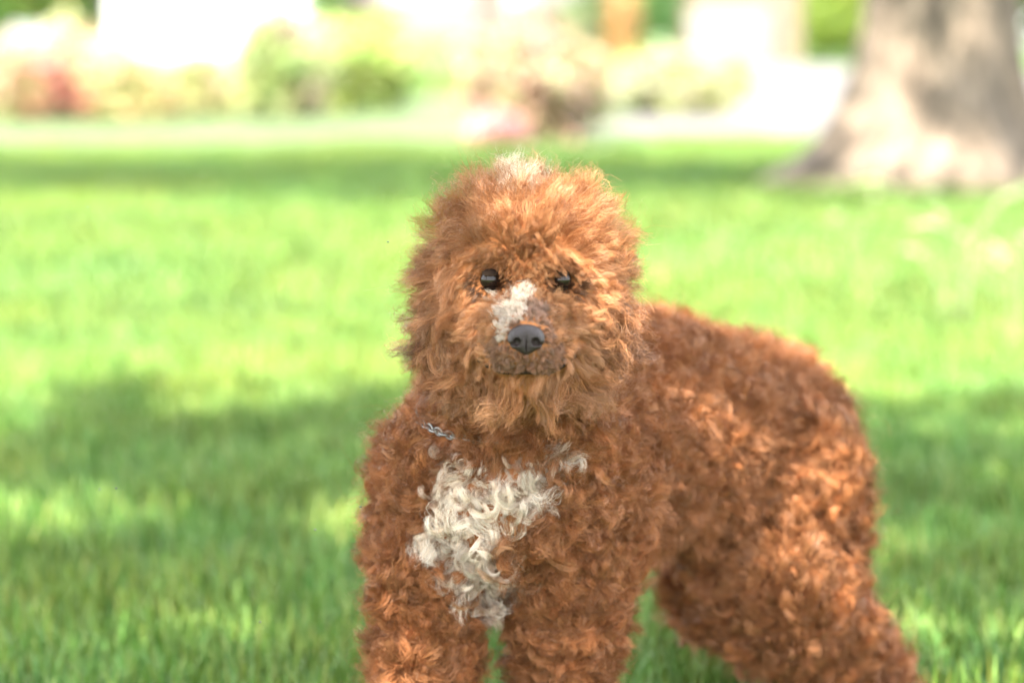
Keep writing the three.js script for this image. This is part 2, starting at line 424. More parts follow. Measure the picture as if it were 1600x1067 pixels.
// ---- where hair grows: points spread over the skin
function sprout(spacing, want, density = 4.5) {
  const q = skinGeo.attributes.position, ix = skinGeo.index, pts = [], cell = spacing, grid = new Map(), A = V(0, 0, 0), B = V(0, 0, 0), C = V(0, 0, 0);
  const areas = [];
  let total = 0;
  for (let i = 0; i < ix.count; i += 3) {
    A.fromBufferAttribute(q, ix.getX(i)); B.fromBufferAttribute(q, ix.getX(i + 1)); C.fromBufferAttribute(q, ix.getX(i + 2));
    total += B.clone().sub(A).cross(C.clone().sub(A)).length() / 2;
    areas.push(total);
  }
  const tries = Math.floor((total / (spacing * spacing)) * density);
  for (let k = 0; k < tries; k++) {
    const r = rnd() * total;
    let lo = 0, hi = areas.length - 1;
    while (lo < hi) { const m = (lo + hi) >> 1; if (areas[m] < r) lo = m + 1; else hi = m; }
    A.fromBufferAttribute(q, ix.getX(lo * 3)); B.fromBufferAttribute(q, ix.getX(lo * 3 + 1)); C.fromBufferAttribute(q, ix.getX(lo * 3 + 2));
    let u = rnd(), v = rnd();
    if (u + v > 1) { u = 1 - u; v = 1 - v; }
    const p = A.clone().addScaledVector(B.clone().sub(A), u).addScaledVector(C.clone().sub(A), v);
    if (want && !want(p)) continue;
    const gx = Math.floor(p.x / cell), gy = Math.floor(p.y / cell), gz = Math.floor(p.z / cell);
    let ok = true;
    for (let a = -1; a < 2 && ok; a++) for (let b = -1; b < 2 && ok; b++) for (let c = -1; c < 2 && ok; c++) {
      const l = grid.get((gx + a) * 1e6 + (gy + b) * 1e3 + gz + c);
      if (l) for (const o of l) if (o.distanceToSquared(p) < spacing * spacing) { ok = false; break; }
    }
    if (!ok) continue;
    const key = gx * 1e6 + gy * 1e3 + gz;
    grid.has(key) ? grid.get(key).push(p) : grid.set(key, [p]);
    pts.push(p);
  }
  return pts;
}
const collarAt = V(-0.202, 0.4454, 0.1735);
// marks on the dog, in its own space
const noseAt = V(-0.1866, 0.5595, 0.4274), browAt = V(-0.1862, 0.5962, 0.3427), headAt = V(-0.1883, 0.6048, 0.2628), crownWhite = V(-0.1961, 0.6961, 0.2706), chestWhite = [V(-0.243, 0.3798, 0.243), V(-0.2428, 0.3229, 0.2608), V(-0.2252, 0.2738, 0.2473), V(-0.1934, 0.385, 0.2523), V(-0.28, 0.3164, 0.2314), V(-0.155, 0.4093, 0.239)];
const chestR = [0.036, 0.042, 0.034, 0.029, 0.016, 0.015];
const forward = V(-0.66, 0, 0.75), down = V(0, -1, 0), front = V(0, 0, 1);
const tagOf = (p) => { let best = 1e9, t = ''; for (const b of bones) { const d = boneDist(b, p); if (d < best) { best = d; t = b.tag; } } return t; };
function whiteness(p) {
  const n = 0.55 * noise(p.x * 40, p.y * 40, p.z * 40) + 0.25 * noise(p.x * 110, p.y * 110, p.z * 110);
  let w = 0;
  if (p.z > 0.1) chestWhite.forEach((c, i) => { w = Math.max(w, 1.2 - Math.hypot(p.x - c.x, p.y - c.y) / chestR[i] + n); });
  w = Math.max(w, 1.1 - p.distanceTo(crownWhite) / 0.024 + n);
  return w;
}
const bridge = [V(-0.1932, 0.5963, 0.3649), V(-0.2018, 0.5589, 0.3952)];
function bridgeWhite(p) {
  const ax = bridge[1].x - bridge[0].x, ay = bridge[1].y - bridge[0].y, h = clamp(((p.x - bridge[0].x) * ax + (p.y - bridge[0].y) * ay) / (ax * ax + ay * ay));
  return 1.15 - Math.hypot(p.x - bridge[0].x - ax * h, p.y - bridge[0].y - ay * h) / 0.0088 + 0.4 * noise(p.x * 90, p.y * 90, p.z * 90);
}
const lists = {};
const add = (where, kind, i, e) => { const l = (lists[where] ??= {}); ((l[kind] ??= [])[i] ??= []).push(e); };
const hue = (w) => {
  if (w > 0.3) { const k = rr(0.8, 1.05); return new THREE.Color().setRGB(0.92 * k, 0.79 * k, 0.65 * k); }
  if (w > 0) { const k = rr(0.75, 1.1), q = rnd(); return new THREE.Color().setRGB(mix(0.40, 0.76, q) * k, mix(0.2, 0.62, q) * k, mix(0.09, 0.5, q) * k); }
  return null;
};
const RED = [0.425, 0.178, 0.070], GOLD = [0.435, 0.202, 0.088];
function grow(p, layer) {
  const s0 = sdf(p);
  if (s0 < -0.004) return;
  const n = gradient(p), tag = tagOf(p);
  const R = () => V(rr(-1, 1), rr(-1, 1), rr(-1, 1));
  const flowN = V(noise(p.x * 14, p.y * 14, p.z * 14), noise(p.x * 14 + 9, p.y * 14, p.z * 14 + 5), noise(p.x * 14, p.y * 14 + 7, p.z * 14 + 3));
  const big = V(noise(p.x * 6 + 3, p.y * 6, p.z * 6), noise(p.x * 6 + 9, p.y * 6 + 2, p.z * 6 + 5), noise(p.x * 6, p.y * 6 + 7, p.z * 6 + 3));
  let kind = 'wavy', len = 0.036, flow = V(0, 0, 0), lift = 0.8, wide = 1, where = 'body_fur', base = RED, jit = 0.35, zTurn = 0.8, swirl = 0.9;
  let w = whiteness(p), calm = 1;
  const eye = Math.min(p.distanceTo(eyeAt[0]), p.distanceTo(eyeAt[1]));
  const toNose = p.distanceTo(noseAt), face = layer === 'face';
  if (headTags.has(tag)) {
    where = 'head_fur';
    base = GOLD;
    const side = p.x - noseAt.x, sg = Math.sign(side);
    kind = 'long';
    if (tag === 'muzzle' || (tag === 'chin' && toNose < 0.06)) {
      if (toNose < 0.0135) return;
      const k = smooth(0.03, 0.075, toNose), under = p.y < noseAt.y - 0.006, md = mouthDist(p);
      if (md < 0.0062) return;
      len = mix(0.010, 0.032, k);
      kind = len < 0.018 ? 'short' : 'long';
      flow = V(sg * clamp(Math.abs(side) * 45) * 1.2, under ? -1.0 : -0.1, -0.45);
      lift = 0.5;
      const bw = bridgeWhite(p);
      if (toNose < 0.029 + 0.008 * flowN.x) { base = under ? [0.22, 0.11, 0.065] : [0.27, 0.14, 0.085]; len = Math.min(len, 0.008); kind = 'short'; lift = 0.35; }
      const onBridge = Math.abs(side) < 0.017 && p.y > noseAt.y + 0.004;
      if (onBridge) { len = Math.min(len, 0.011); kind = 'short'; lift = 0.4; flow.y = 0.25; flow.x *= 0.3; flow.z = -1; if (bw <= 0 && side > -0.003 && toNose < 0.050) base = [0.3, 0.17, 0.115]; }
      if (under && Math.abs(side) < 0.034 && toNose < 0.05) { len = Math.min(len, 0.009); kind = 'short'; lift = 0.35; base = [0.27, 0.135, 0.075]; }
      const lower = p.y < mouth[2].y - 0.002 - 0 * side && md > 0.005;
      if (lower || tag === 'chin') { len = 0.028; kind = rnd() < 0.5 ? 'fluff' : 'long'; wide = 0.8; base = GOLD; lift = 0.45; flow = V(side * 5, -1.2, 0.15); }
    } else if (tag === 'chin') {
      flow = V(side * 4, -1.1, 0.25); len = mix(0.02, 0.050, smooth(0.055, 0.09, toNose)); lift = 0.5; calm = 1.7; if (rnd() < 0.5) kind = 'fluff';
    } else if (tag === 'ear') {
      flow = V(sg * 0.05, -1.4, 0.05); len = 0.052; lift = 0.18; zTurn = 0.4; calm = 0.5;
      if (p.y < V(-0.2713, 0.5566, 0.2694).y && rnd() < 0.25) base = [0.2, 0.09, 0.045];
    } else {
      // the skull: hair radiates from between the eyes, falls at the sides
      const r = p.clone().sub(browAt), up = smooth(-0.02, 0.06, p.y - browAt.y);
      const wideOf = smooth(0.03, 0.075, Math.abs(side));
      flow = V(sg * mix(0.35, 0.5, up) * smooth(0.004, 0.04, Math.abs(side)), mix(mix(-0.5, -1.3, wideOf), mix(1.0, -0.25, wideOf), up), -0.25 * up);
      len = mix(0.044, 0.040, up); lift = mix(mix(0.35, 0.16, wideOf), mix(0.7, 0.45, wideOf), up);
      kind = rnd() < 0.25 + up * 0.7 ? 'fluff' : 'long';
      const d = r.length();
      if (d < 0.055) { len = mix(0.012, len, smooth(0.015, 0.055, d)); kind = len < 0.018 ? 'short' : 'long'; }
    }
    if (eye < 0.036) {
      const e = p.distanceTo(eyeAt[0]) < p.distanceTo(eyeAt[1]) ? eyeAt[0] : eyeAt[1], above = p.y - e.y;
      if (eye < 0.0136) return;
      const k = smooth(0.0135, 0.036, eye);
      len = mix(0.009, Math.min(len, 0.032), k);
      kind = k < 0.45 ? 'short' : 'long';
      flow = p.clone().sub(e).normalize().multiplyScalar(1.1);
      lift = 0.4;
      if (above > 0.003) { flow = V(sg * 0.5, e === eyeAt[1] ? -0.8 : -0.45, 0.3); lift = 0.7; if (eye < 0.026) { len = Math.max(len, e === eyeAt[1] ? 0.019 : 0.014); kind = 'long'; } }          // brows hang forward
      if (k < 0.3 && above < 0.003) base = [0.13, 0.06, 0.03];
    }
    if (eye > 0.016 && toNose > 0.016 && p.z > noseAt.z - 0.1 && p.y > noseAt.y - 0.003 && rnd() < smooth(-0.4, 0.4, bridgeWhite(p))) w = Math.max(w, 0.5);
    if (kind === 'long' && toNose < 0.11) wide = 0.65;
    if (eye < 0.04 || p.distanceTo(browAt) < 0.055) wide = 0.6;
    jit = 0.2 * calm; swirl = 0.45 * calm;
  } else if (tag === 'neck') {
    flow = V((p.x - headAt.x) * 3, -1, 0.2); len = 0.046; kind = rnd() < 0.6 ? 'long' : 'wavy'; lift = 0.5;
  } else if (tag === 'chest' || tag === 'shoulder') {
    flow = V(0, -1, 0); len = 0.044; kind = rnd() < 0.7 ? 'wavy' : rnd() < 0.5 ? 'curl' : 'long'; lift = 0.5;
  } else if (tag === 'leg') {
    flow = V(0, -1, 0); len = 0.042; kind = rnd() < 0.7 ? 'wavy' : rnd() < 0.6 ? 'curl' : 'long'; lift = 0.55;
    if (p.y < 0.05) len = 0.02;
  } else if (tag === 'thigh') {
    flow = V(-forward.x * 0.3, -1, -forward.z * 0.3); len = 0.054; kind = rnd() < 0.8 ? 'curl' : 'wavy'; lift = 0.42;
    if (p.y < 0.05) len = 0.02;
  } else {
    flow = forward.clone().multiplyScalar(-0.6).add(V(0, -0.6, 0)); len = 0.042; kind = rnd() < 0.5 ? 'fluff' : rnd() < 0.8 ? 'wavy' : 'curl'; lift = 0.6;
    if (tag === 'tail') len = 0.03;
  }
  if (w > 0 && where === 'body_fur') { kind = rnd() < 0.78 ? 'ringlet' : 'wavy'; len = kind === 'ringlet' ? rr(0.036, 0.062) : 0.045; lift = 0.4; flow = V(rr(-0.6, 0.6), -0.9, 0.3); zTurn = 2.5; where = 'chest_fur'; }
  if (face && (where !== 'head_fur' || (kind !== 'short' && eye > 0.026 && p.distanceTo(browAt) > 0.05))) return;
  const nearCollar = Math.abs(Math.hypot(p.x - collarAt.x, p.z - collarAt.z) - 0.08) < 0.05 && Math.abs(p.y - collarAt.y + (p.z - collarAt.z) * 0.2) < 0.021;
  if (tag === 'neck' && nearCollar && p.x < collarAt.x - 0.048 && p.z > collarAt.z) { len = 0.012; kind = 'short'; }
  if (layer === 'lock' && kind === 'short' && rnd() < 0.5) return;
  flow.addScaledVector(n, -flow.dot(n));
  let dir = n.clone().multiplyScalar(lift).addScaledVector(flow, 0.75).addScaledVector(flowN, swirl).addScaledVector(big, swirl).addScaledVector(R(), jit);
  if (dir.dot(n) < 0.12) dir.addScaledVector(n, 0.2 - dir.dot(n));
  dir.normalize();
  len *= rr(0.75, 1.25) * (1 + 0.3 * noise(p.x * 20 + 5, p.y * 20, p.z * 20));
  if (layer === 'fuzz') { if (len < 0.025 || where === 'chest_fur') return; if (where === 'head_fur' && rnd() < 0.75) return; kind = 'fuzz'; len *= 1.1; }
  // the band faces outward and its tip hooks back towards the skin, or any way where the hair is fluffy
  const facing = n.clone().addScaledVector(R(), zTurn);
  const i = Math.floor(rnd() * kinds[kind].length);
  const c = (w > 0 && where === 'head_fur' && toNose < 0.09 ? new THREE.Color().setRGB(0.66, 0.54, 0.44).multiplyScalar(rr(0.75, 1.08)) : hue(w)) ?? (() => { const f = rr(0.7, 1.28), g = rr(-0.06, 0.06); return new THREE.Color().setRGB(base[0] * f * (1 + g), base[1] * f, base[2] * f * (1 - g)); })();
  const s = len * wide * (rnd() < 0.5 ? -1 : 1);
  add(where, kind, i, { m: basis(p.clone().addScaledVector(n, -0.001), dir, facing, s, len, Math.abs(s)), c });
}
reseed(2024);
for (const p of sprout(0.0066)) grow(p, 'lock');
reseed(2025);
for (const p of sprout(0.011)) grow(p, 'fuzz');
reseed(2026);
for (const p of sprout(0.0026, (q) => q.distanceToSquared(noseAt) < 0.0081 || q.distanceToSquared(browAt) < 0.0025 || Math.min(q.distanceToSquared(eyeAt[0]), q.distanceToSquared(eyeAt[1])) < 0.0016, 6)) grow(p, 'face');
for (const [where, byKind] of Object.entries(lists)) for (const [kind, byShape] of Object.entries(byKind)) byShape.forEach((l, i) => l && instanced(where, kinds[kind][i], hairMat, l, dog));

// ---- lips along the closed mouth
{
  const c = new THREE.CatmullRomCurve3(mouth.map((p) => { const n = gradient(p, 0.002, (q) => joined(q, headBones)); return p.clone().addScaledVector(n, -joined(p, headBones) - 0.0013); }));
  part('lips', new THREE.TubeGeometry(c, 40, 0.0034, 8), std(0.03, 0.018, 0.014, 0.8, { specularIntensity: 0.2 }), dog);
}
// ---- eyes
const eyeMat = std(0.012, 0.007, 0.005, 0.07, { specularIntensity: 0.7 });
const irisMat = std(0.05, 0.02, 0.008, 0.2);
for (const e of eyeAt) {
  const ball = part('eye', new THREE.SphereGeometry(0.0102, 28, 20), eyeMat, dog);
  ball.position.copy(e);
  // lids: a shell round the ball, open in an almond in front
  const lid = part('eyelid', new THREE.SphereGeometry(0.0109, 28, 14, 0, Math.PI * 2, 0, 0.85).rotateX(0.3), std(0.022, 0.013, 0.009, 0.9, { specularIntensity: 0.15 }), ball);
  const low = part('eyelid', new THREE.SphereGeometry(0.0109, 28, 14, 0, Math.PI * 2, 0, 0.75).rotateX(Math.PI - 0.25), lid.material, ball);
  low.position.y = -0.0003;
}
// ---- nose leather
function noseField(p) {
  const e = (cx, cy, cz, rx, ry, rz) => { const x = (p.x - cx) / rx, y = (p.y - cy) / ry, z = (p.z - cz) / rz, k = Math.hypot(x, y, z); return (k - 1) * Math.min(rx, ry, rz); };
  const sm = (a, b, k) => { const h = Math.max(k - Math.abs(a - b), 0) / k; return Math.min(a, b) - h * h * k / 4; };
  const cut = (a, b, k) => { const h = Math.max(k - Math.abs(a + b), 0) / k; return Math.max(a, -b) + h * h * k / 4; };
  let d = e(0, 0.003, -0.004, 0.0185, 0.0125, 0.014);
  d = sm(d, e(-0.0095, -0.002, 0.002, 0.009, 0.0095, 0.0095), 0.006);
  d = sm(d, e(0.0095, -0.002, 0.002, 0.009, 0.0095, 0.0095), 0.006);
  d = sm(d, e(0, -0.008, 0.000, 0.0085, 0.009, 0.009), 0.006);
  for (const s of [-1, 1]) {
    d = cut(d, e(s * 0.0098, -0.0035, 0.0115, 0.0042, 0.0044, 0.008), 0.002);
    d = cut(d, e(s * 0.0150, -0.0058, 0.0085, 0.0045, 0.0017, 0.008), 0.002);
  }
  d = cut(d, e(0, -0.011, 0.011, 0.0006, 0.009, 0.004), 0.0015);
  return d;
}
const noseTex = grainTexture(256, (n, h) => [0.5 + n * 0.9, 0.5 + n * 0.9, 0.5 + n * 0.9], 21, 40);
noseTex.colorSpace = THREE.NoColorSpace;
const noseGeo = meshField(noseField, V(-0.022, -0.022, -0.02), V(0.022, 0.02, 0.018), 64, 40000);
{
  const q = noseGeo.attributes.position, uv = [];
  for (let i = 0; i < q.count; i++) uv.push(q.getX(i) * 24, q.getY(i) * 24);
  noseGeo.setAttribute('uv', new THREE.Float32BufferAttribute(uv, 2));
}
const nose = part('nose', noseGeo, std(0.035, 0.024, 0.022, 0.42, { bumpMap: noseTex, bumpScale: 0.0008, specularIntensity: 0.75 }), dog);
nose.position.copy(noseAt).add(V(0, 0, 0.004));
nose.rotation.x = -0.12;
nose.scale.setScalar(0.9);

// ---- chain collar, half buried in the hair of the neck
{
  const collar = new THREE.Group();
  collar.name = 'collar';
  collar.position.copy(collarAt);
  collar.rotation.set(0.2, 0, 0);
  dog.add(collar);
  const linkGeo = new THREE.TorusGeometry(0.0042, 0.0011, 8, 18).scale(1.35, 1, 1), steel = std(0.36, 0.36, 0.34, 0.55, { metalness: 1 });
  for (let i = 0; i < 78; i++) {
    const a = (i / 78) * Math.PI * 2, l = part('link', linkGeo, steel, collar);
    l.position.set(Math.cos(a) * 0.099, 0, Math.sin(a) * 0.083);
    l.rotation.set(i % 2 ? Math.PI / 2 : 0, -a + Math.PI / 2, 0, 'YXZ');
  }
}

// ---------------------------------------------------------------- shade tree with the broad trunk
const barkTex = grainTexture(512, (n, h) => [0.37 + n * 0.36 + h * 0.05, 0.32 + n * 0.33 + h * 0.05, 0.27 + n * 0.30 + h * 0.05], 31, 9);
barkTex.repeat.set(3, 1);
const bark = std(1, 1, 1, 0.95, { map: barkTex, bumpMap: barkTex, bumpScale: 0.03 });
const leafMat = std(0.09, 0.17, 0.03, 0.5, { vertexColors: true, transmission: 0.35 });
function leafSprig(seed, leaves, size, spread) {
  reseed(seed);
  const pos = [], nor = [], col = [], idx = [];
  for (let l = 0; l < leaves; l++) {
    const c = V(rr(-1, 1), rr(-1, 1), rr(-1, 1)).multiplyScalar(spread), d = V(rr(-1, 1), rr(-0.8, 0.4), rr(-1, 1)).normalize(), n = V(rr(-0.6, 0.6), 1, rr(-0.6, 0.6)).normalize();
    const s = V(0, 0, 0).crossVectors(d, n).normalize(), N = V(0, 0, 0).crossVectors(s, d), k = pos.length / 3, z = size * rr(0.7, 1.3), t = rr(0.75, 1.25);
    for (const [a, b, h] of [[0, 0, 0], [0.35, 0.28, 0.06], [0.35, -0.28, 0.06], [0.7, 0.22, 0.02], [0.7, -0.22, 0.02], [1, 0, -0.08]]) {
      const q = c.clone().addScaledVector(d, a * z).addScaledVector(s, b * z).addScaledVector(N, h * z);
      pos.push(q.x, q.y, q.z); nor.push(N.x, N.y, N.z); col.push(t * rr(0.9, 1.1), t, t);
    }
    idx.push(k, k + 1, k + 2, k + 1, k + 3, k + 2, k + 2, k + 3, k + 4, k + 3, k + 5, k + 4);
  }
  const g = new THREE.BufferGeometry();
  g.setAttribute('position', new THREE.Float32BufferAttribute(pos, 3));
  g.setAttribute('normal', new THREE.Float32BufferAttribute(nor, 3));
  g.setAttribute('color', new THREE.Float32BufferAttribute(col, 3));
  g.setIndex(idx);
  return g;
}
function trunkGeometry(r0, height, lobes, seed) {
  const U = 120, W = 70, pos = [], uv = [], idx = [];
  for (let i = 0; i <= W; i++) {
    const h = Math.pow(i / W, 1.8) * height;
    for (let j = 0; j <= U; j++) {
      const a = (j / U) * Math.PI * 2;
      let f = 0;
      for (const [la, lw, ls] of lobes) { const d = Math.atan2(Math.sin(a - la), Math.cos(a - la)); f += ls * Math.exp(-d * d / (lw * lw)); }
      let r = r0 * (1 - 0.05 * h) * (1 + 0.25 * Math.exp(-h / 0.5) + f * Math.exp(-h / 0.24) + 0.22 * f * Math.exp(-h / 0.9));
      r += 0.05 * noise(Math.cos(a) * 1.7, Math.sin(a) * 1.7 + seed, h * 0.9) + 0.022 * noise(Math.cos(a) * 6, Math.sin(a) * 6 + seed, h * 3) + 0.006 * noise(Math.cos(a) * 22, Math.sin(a) * 22, h * 6);
      pos.push(Math.cos(a) * r, h - 0.03, Math.sin(a) * r); uv.push(j / U, h / 2);
      if (i < W && j < U) { const q = i * (U + 1) + j; idx.push(q, q + U + 1, q + 1, q + 1, q + U + 1, q + U + 2); }
    }
  }
  const g = new THREE.BufferGeometry();
  g.setAttribute('position', new THREE.Float32BufferAttribute(pos, 3));
  g.setAttribute('uv', new THREE.Float32BufferAttribute(uv, 2));
  g.setIndex(idx);
  g.computeVertexNormals();
  return g;
}
// places that the sun reaches between the leaves: [point, radius]
const lit = [
  [V(0.0703, 0.5542, -2.3495), 0.04], [V(0.3201, 0.4129, -2.7441), 0.1], [V(0.3153, 0.3564, -2.7263), 0.12], [V(0.3238, 0.2963, -2.7283), 0.12], [V(0.3471, 0.2141, -2.7575), 0.11], [V(0.3621, 0.1399, -2.7777), 0.1],
  [V(0.1872, 0.5297, -2.6994), 0.09], [V(0.2575, 0.4858, -2.754), 0.08], [V(-0.1457, 0.207, -2.4941), 0.08], [V(-0.1434, 0.4116, -2.5421), 0.06], [V(0.0127, 0.6887, -2.3981), 0.05], [V(0.0641, 0.6682, -2.4155), 0.05],
  [V(1.8428, 0.7412, -11.8917), 0.069], [V(1.8428, 0.4627, -11.8538), 0.091], [V(1.7343, 0.2513, -11.7242), 0.115], [V(1.982, 0.5888, -11.77), 0.075], [V(1.951, 0.3433, -11.7367), 0.075], [V(1.3698, 0.0959, -11.5012), 0.126], [V(1.6437, 0.0506, -11.495), 0.115], [V(1.9481, 0.126, -11.5053), 0.091], [V(2.3134, 0.0959, -11.5012), 0.126], [V(2.2607, 0.7423, -11.7909), 0.057],
];
// how much of the ground is in the shade of leaves
function shadeWanted(x, z) {
  const d = -z, col = x / d; // across the lawn
  const n = noise(x * 0.9, 1.5, z * 0.9), n2 = noise(x * 2.6, 4.5, z * 2.6);
  if (d > 15.5 || d < 1.4) return 0;
  const far = smooth(10.2, 11.6, d + n * 0.8) * (1 - smooth(13.4, 14.6, d + n * 0.5)) * 0.75;
  const start = mix(5.6, 5.1, smooth(0.06, 0.16, col)) - smooth(-0.17, -0.21, col) * 0.8;
  let near = (1 - smooth(start - 0.5, start + 0.3, d + n * 0.5)) * 0.78;
  near *= 1 - smooth(0.15, 0.38, n2 + 0.12) * smooth(2.9, 3.3, d);
  return Math.max(far, near);
}
const sprigs = [1, 2, 3, 4].map((s) => leafSprig(700 + s, 7, 0.10, 0.10));
function crown(center, radii, count, seed, parent, share) {
  reseed(seed);
  const ls = sprigs.map(() => []);
  for (let k = 0; k < count; k++) {
    const u = V(rr(-1, 1), rr(-1, 1), rr(-1, 1));
    if (u.lengthSq() > 1) { k--; continue; }
    const p = center.clone().add(u.multiply(radii));
    const g = p.clone().addScaledVector(SUN, -p.y / SUN.y);
    const want = share ? shadeWanted(g.x, g.z) : 1;
    if (rnd() > want * want) continue;
    if (share && lit.some(([q, r]) => { const v = q.clone().sub(p); return v.addScaledVector(SUN, -v.dot(SUN)).length() < r + 0.06; })) continue;
    ls[k % 4].push({ m: new THREE.Matrix4().makeRotationY(rr(0, 6.28)).multiply(new THREE.Matrix4().makeRotationX(rr(-0.5, 0.5))).setPosition(p.clone().sub(parent.position)), c: new THREE.Color().setRGB(rr(0.8, 1.3), rr(0.85, 1.15), rr(0.7, 1.2)) });
  }
  const crownGroup = new THREE.Group();
  crownGroup.name = 'crown';
  crownGroup.userData.kind = 'stuff';
  parent.add(crownGroup);
  ls.forEach((l, i) => instanced('foliage', sprigs[i], leafMat, l, crownGroup));
  return ls.reduce((a, l) => a + l.length, 0);
}
{
  const at = V(2.147, 0, -12.1);
  const t = thing('shade_tree', 'broad grey tree trunk with flaring roots at the edge of the lawn', 'tree', at);
  part('trunk', trunkGeometry(0.37, 3.6, [[2.75, 0.42, 1.75], [1.9, 0.3, 0.7], [1.35, 0.28, 0.9], [0.6, 0.4, 0.9], [-0.7, 0.5, 0.7], [-2.2, 0.5, 0.7]], 2), bark, t);
  for (const [p, r] of [[[V(0, 3.3, 0), V(-1.4, 4.7, 0.9), V(-3.6, 5.8, 1.9), V(-6.4, 6.3, 2.6)], [0.24, 0.18, 0.1, 0.04]], [[V(0, 3.3, 0), V(0.6, 4.8, -0.6), V(1.8, 6.4, -1.4), V(2.4, 8, -2)], [0.25, 0.2, 0.12, 0.04]], [[V(0, 3.3, 0), V(-0.4, 5, 0.9), V(-1.8, 6.4, 2.4), V(-3.4, 7.2, 3.4)], [0.24, 0.18, 0.1, 0.04]], [[V(0, 3.2, 0), V(1.1, 4.4, 0.7), V(2.6, 5.4, 1.4), V(4, 6, 1.8)], [0.22, 0.16, 0.1, 0.04]]]) part('limb', limb(p, r), bark, t);
  crown(V(at.x - 4, 6.2, at.z + 2.6), V(6.2, 2.0, 3.6), 14000, 41, t, true);
  crown(V(at.x + 3, 7, at.z - 0.8), V(2.6, 1.6, 2.4), 2500, 44, t, false);
}
{
  const at = V(-4.2, 0, 1.5);
  const t = thing('shade_tree', 'leafy tree whose branches shade the dog', 'tree', at);
  part('trunk', trunkGeometry(0.26, 3.2, [[2.4, 0.4, 0.6], [0.8, 0.4, 0.6], [-0.8, 0.4, 0.6], [-2.4, 0.4, 0.6]], 9), bark, t);
  for (const [p, r] of [[[V(0, 3, 0), V(0.9, 3.9, -0.6), V(2.2, 4.5, -1.6), V(4.2, 4.9, -2.6)], [0.17, 0.13, 0.08, 0.03]], [[V(0, 3, 0), V(0.2, 4, -0.9), V(0.6, 4.6, -2.2), V(1.2, 5, -3.6)], [0.16, 0.12, 0.07, 0.03]]]) part('limb', limb(p, r), bark, t);
  crown(V(at.x + 2.3, 4.9, at.z - 2.2), V(4.8, 1.3, 4.4), 23000, 42, t, true);
}

// ---------------------------------------------------------------- shrubs, hedge, far trees
function shrub(name, label, category, at, size, colours, count, leaf, seed, group) {
  const t = thing(name, label, category, at, 0, group);
  reseed(seed);
  const stemMat = std(0.16, 0.11, 0.075, 0.9);
  for (let i = 0; i < 5; i++) { const a = rr(0, 6.28), r = rr(0.2, 0.6); part('stem', limb([V(Math.cos(a) * 0.03, 0, Math.sin(a) * 0.03), V(Math.cos(a) * size.x * r * 0.5, size.y * 0.5, Math.sin(a) * size.z * r * 0.5), V(Math.cos(a) * size.x * r, size.y * 1.3, Math.sin(a) * size.z * r)], [0.02, 0.014, 0.005], 6, 6), stemMat, t); }
  const ls = sprigs.map(() => []);
  for (let k = 0; k < count; k++) {
    let u;
    do u = V(rr(-1, 1), rr(-1, 1), rr(-1, 1)); while (u.lengthSq() > 1);
    u.normalize().multiplyScalar(Math.cbrt(rr(0.12, 1)));
    const b = 1 + 0.7 * noise(u.x * 2.2 + seed, u.y * 2.2, u.z * 2.2);
    const p = V(u.x * size.x * b, size.y + u.y * size.y * b, u.z * size.z * b);
    if (p.y < 0.02) continue;
    const c = colours[Math.floor(clamp((noise(p.x * 2.5 + seed, p.y * 2.5, p.z * 2.5) + 0.5) * 0.8 + rr(0, 0.3)) * (colours.length - 0.01))];
    ls[k % 4].push({ m: new THREE.Matrix4().makeRotationFromEuler(new THREE.Euler(rr(-1, 1), rr(0, 6.28), rr(-1, 1))).scale(V(leaf, leaf, leaf)).setPosition(p), c: new THREE.Color().setRGB(c[0] * rr(0.8, 1.2), c[1] * rr(0.85, 1.15), c[2] * rr(0.8, 1.2)) });
  }
  const f = new THREE.Group();
  f.name = 'foliage'; f.userData.kind = 'stuff';
  t.add(f);
  ls.forEach((l, i) => instanced('leaves', sprigs[i], shrubMat, l, f));
  return t;
}
const shrubMat = std(1, 1, 1, 0.6, { vertexColors: true, transmission: 0.3 });
const G1 = [[0.0867, 0.196, 0.0325], [0.152, 0.281, 0.0542], [0.216, 0.304, 0.0867]], YG = [[0.304, 0.412, 0.0651], [0.39, 0.455, 0.13], [0.237, 0.39, 0.0432]], PK = [[0.497, 0.162, 0.119], [0.542, 0.325, 0.216], [0.368, 0.368, 0.152], [0.52, 0.196, 0.152]], WH = [[0.542, 0.477, 0.508], [0.455, 0.412, 0.412], [0.432, 0.432, 0.345]], SM = [[0.39, 0.216, 0.152], [0.455, 0.291, 0.216], [0.345, 0.304, 0.141], [0.497, 0.325, 0.25]], TAN = [[0.455, 0.39, 0.261], [0.39, 0.412, 0.174], [0.281, 0.368, 0.108]];
shrub('shrub', 'red flowered low shrub at the far end of the border', 'shrub', V(-3.7857, 0, -19), V(0.40, 0.30, 0.3), PK, 700, 0.7, 51);
shrub('shrub', 'coral red flowered shrub below the white wall', 'shrub', V(-3.0586, 0, -19), V(0.38, 0.27, 0.3), [[0.542, 0.162, 0.13], [0.542, 0.261, 0.162], [0.432, 0.39, 0.152]], 700, 0.7, 52);
shrub('shrub', 'white blossoming round shrub beside the dark thin trunk', 'shrub', V(-4.3959, 0, -23), V(0.42, 0.36, 0.4), WH, 900, 0.7, 53);
shrub('shrub', 'peach and yellow leaved shrub between the red ones', 'shrub', V(-3.794, 0, -21), V(0.5, 0.36, 0.3), [[0.542, 0.412, 0.237], [0.455, 0.432, 0.174]], 800, 0.7, 54);
shrub('shrub', 'yellow green low shrub under the white wall', 'shrub', V(-2.6382, 0, -20), V(0.5, 0.25, 0.3), [[0.455, 0.432, 0.196], [0.39, 0.432, 0.152], [0.497, 0.432, 0.237]], 800, 0.7, 55);
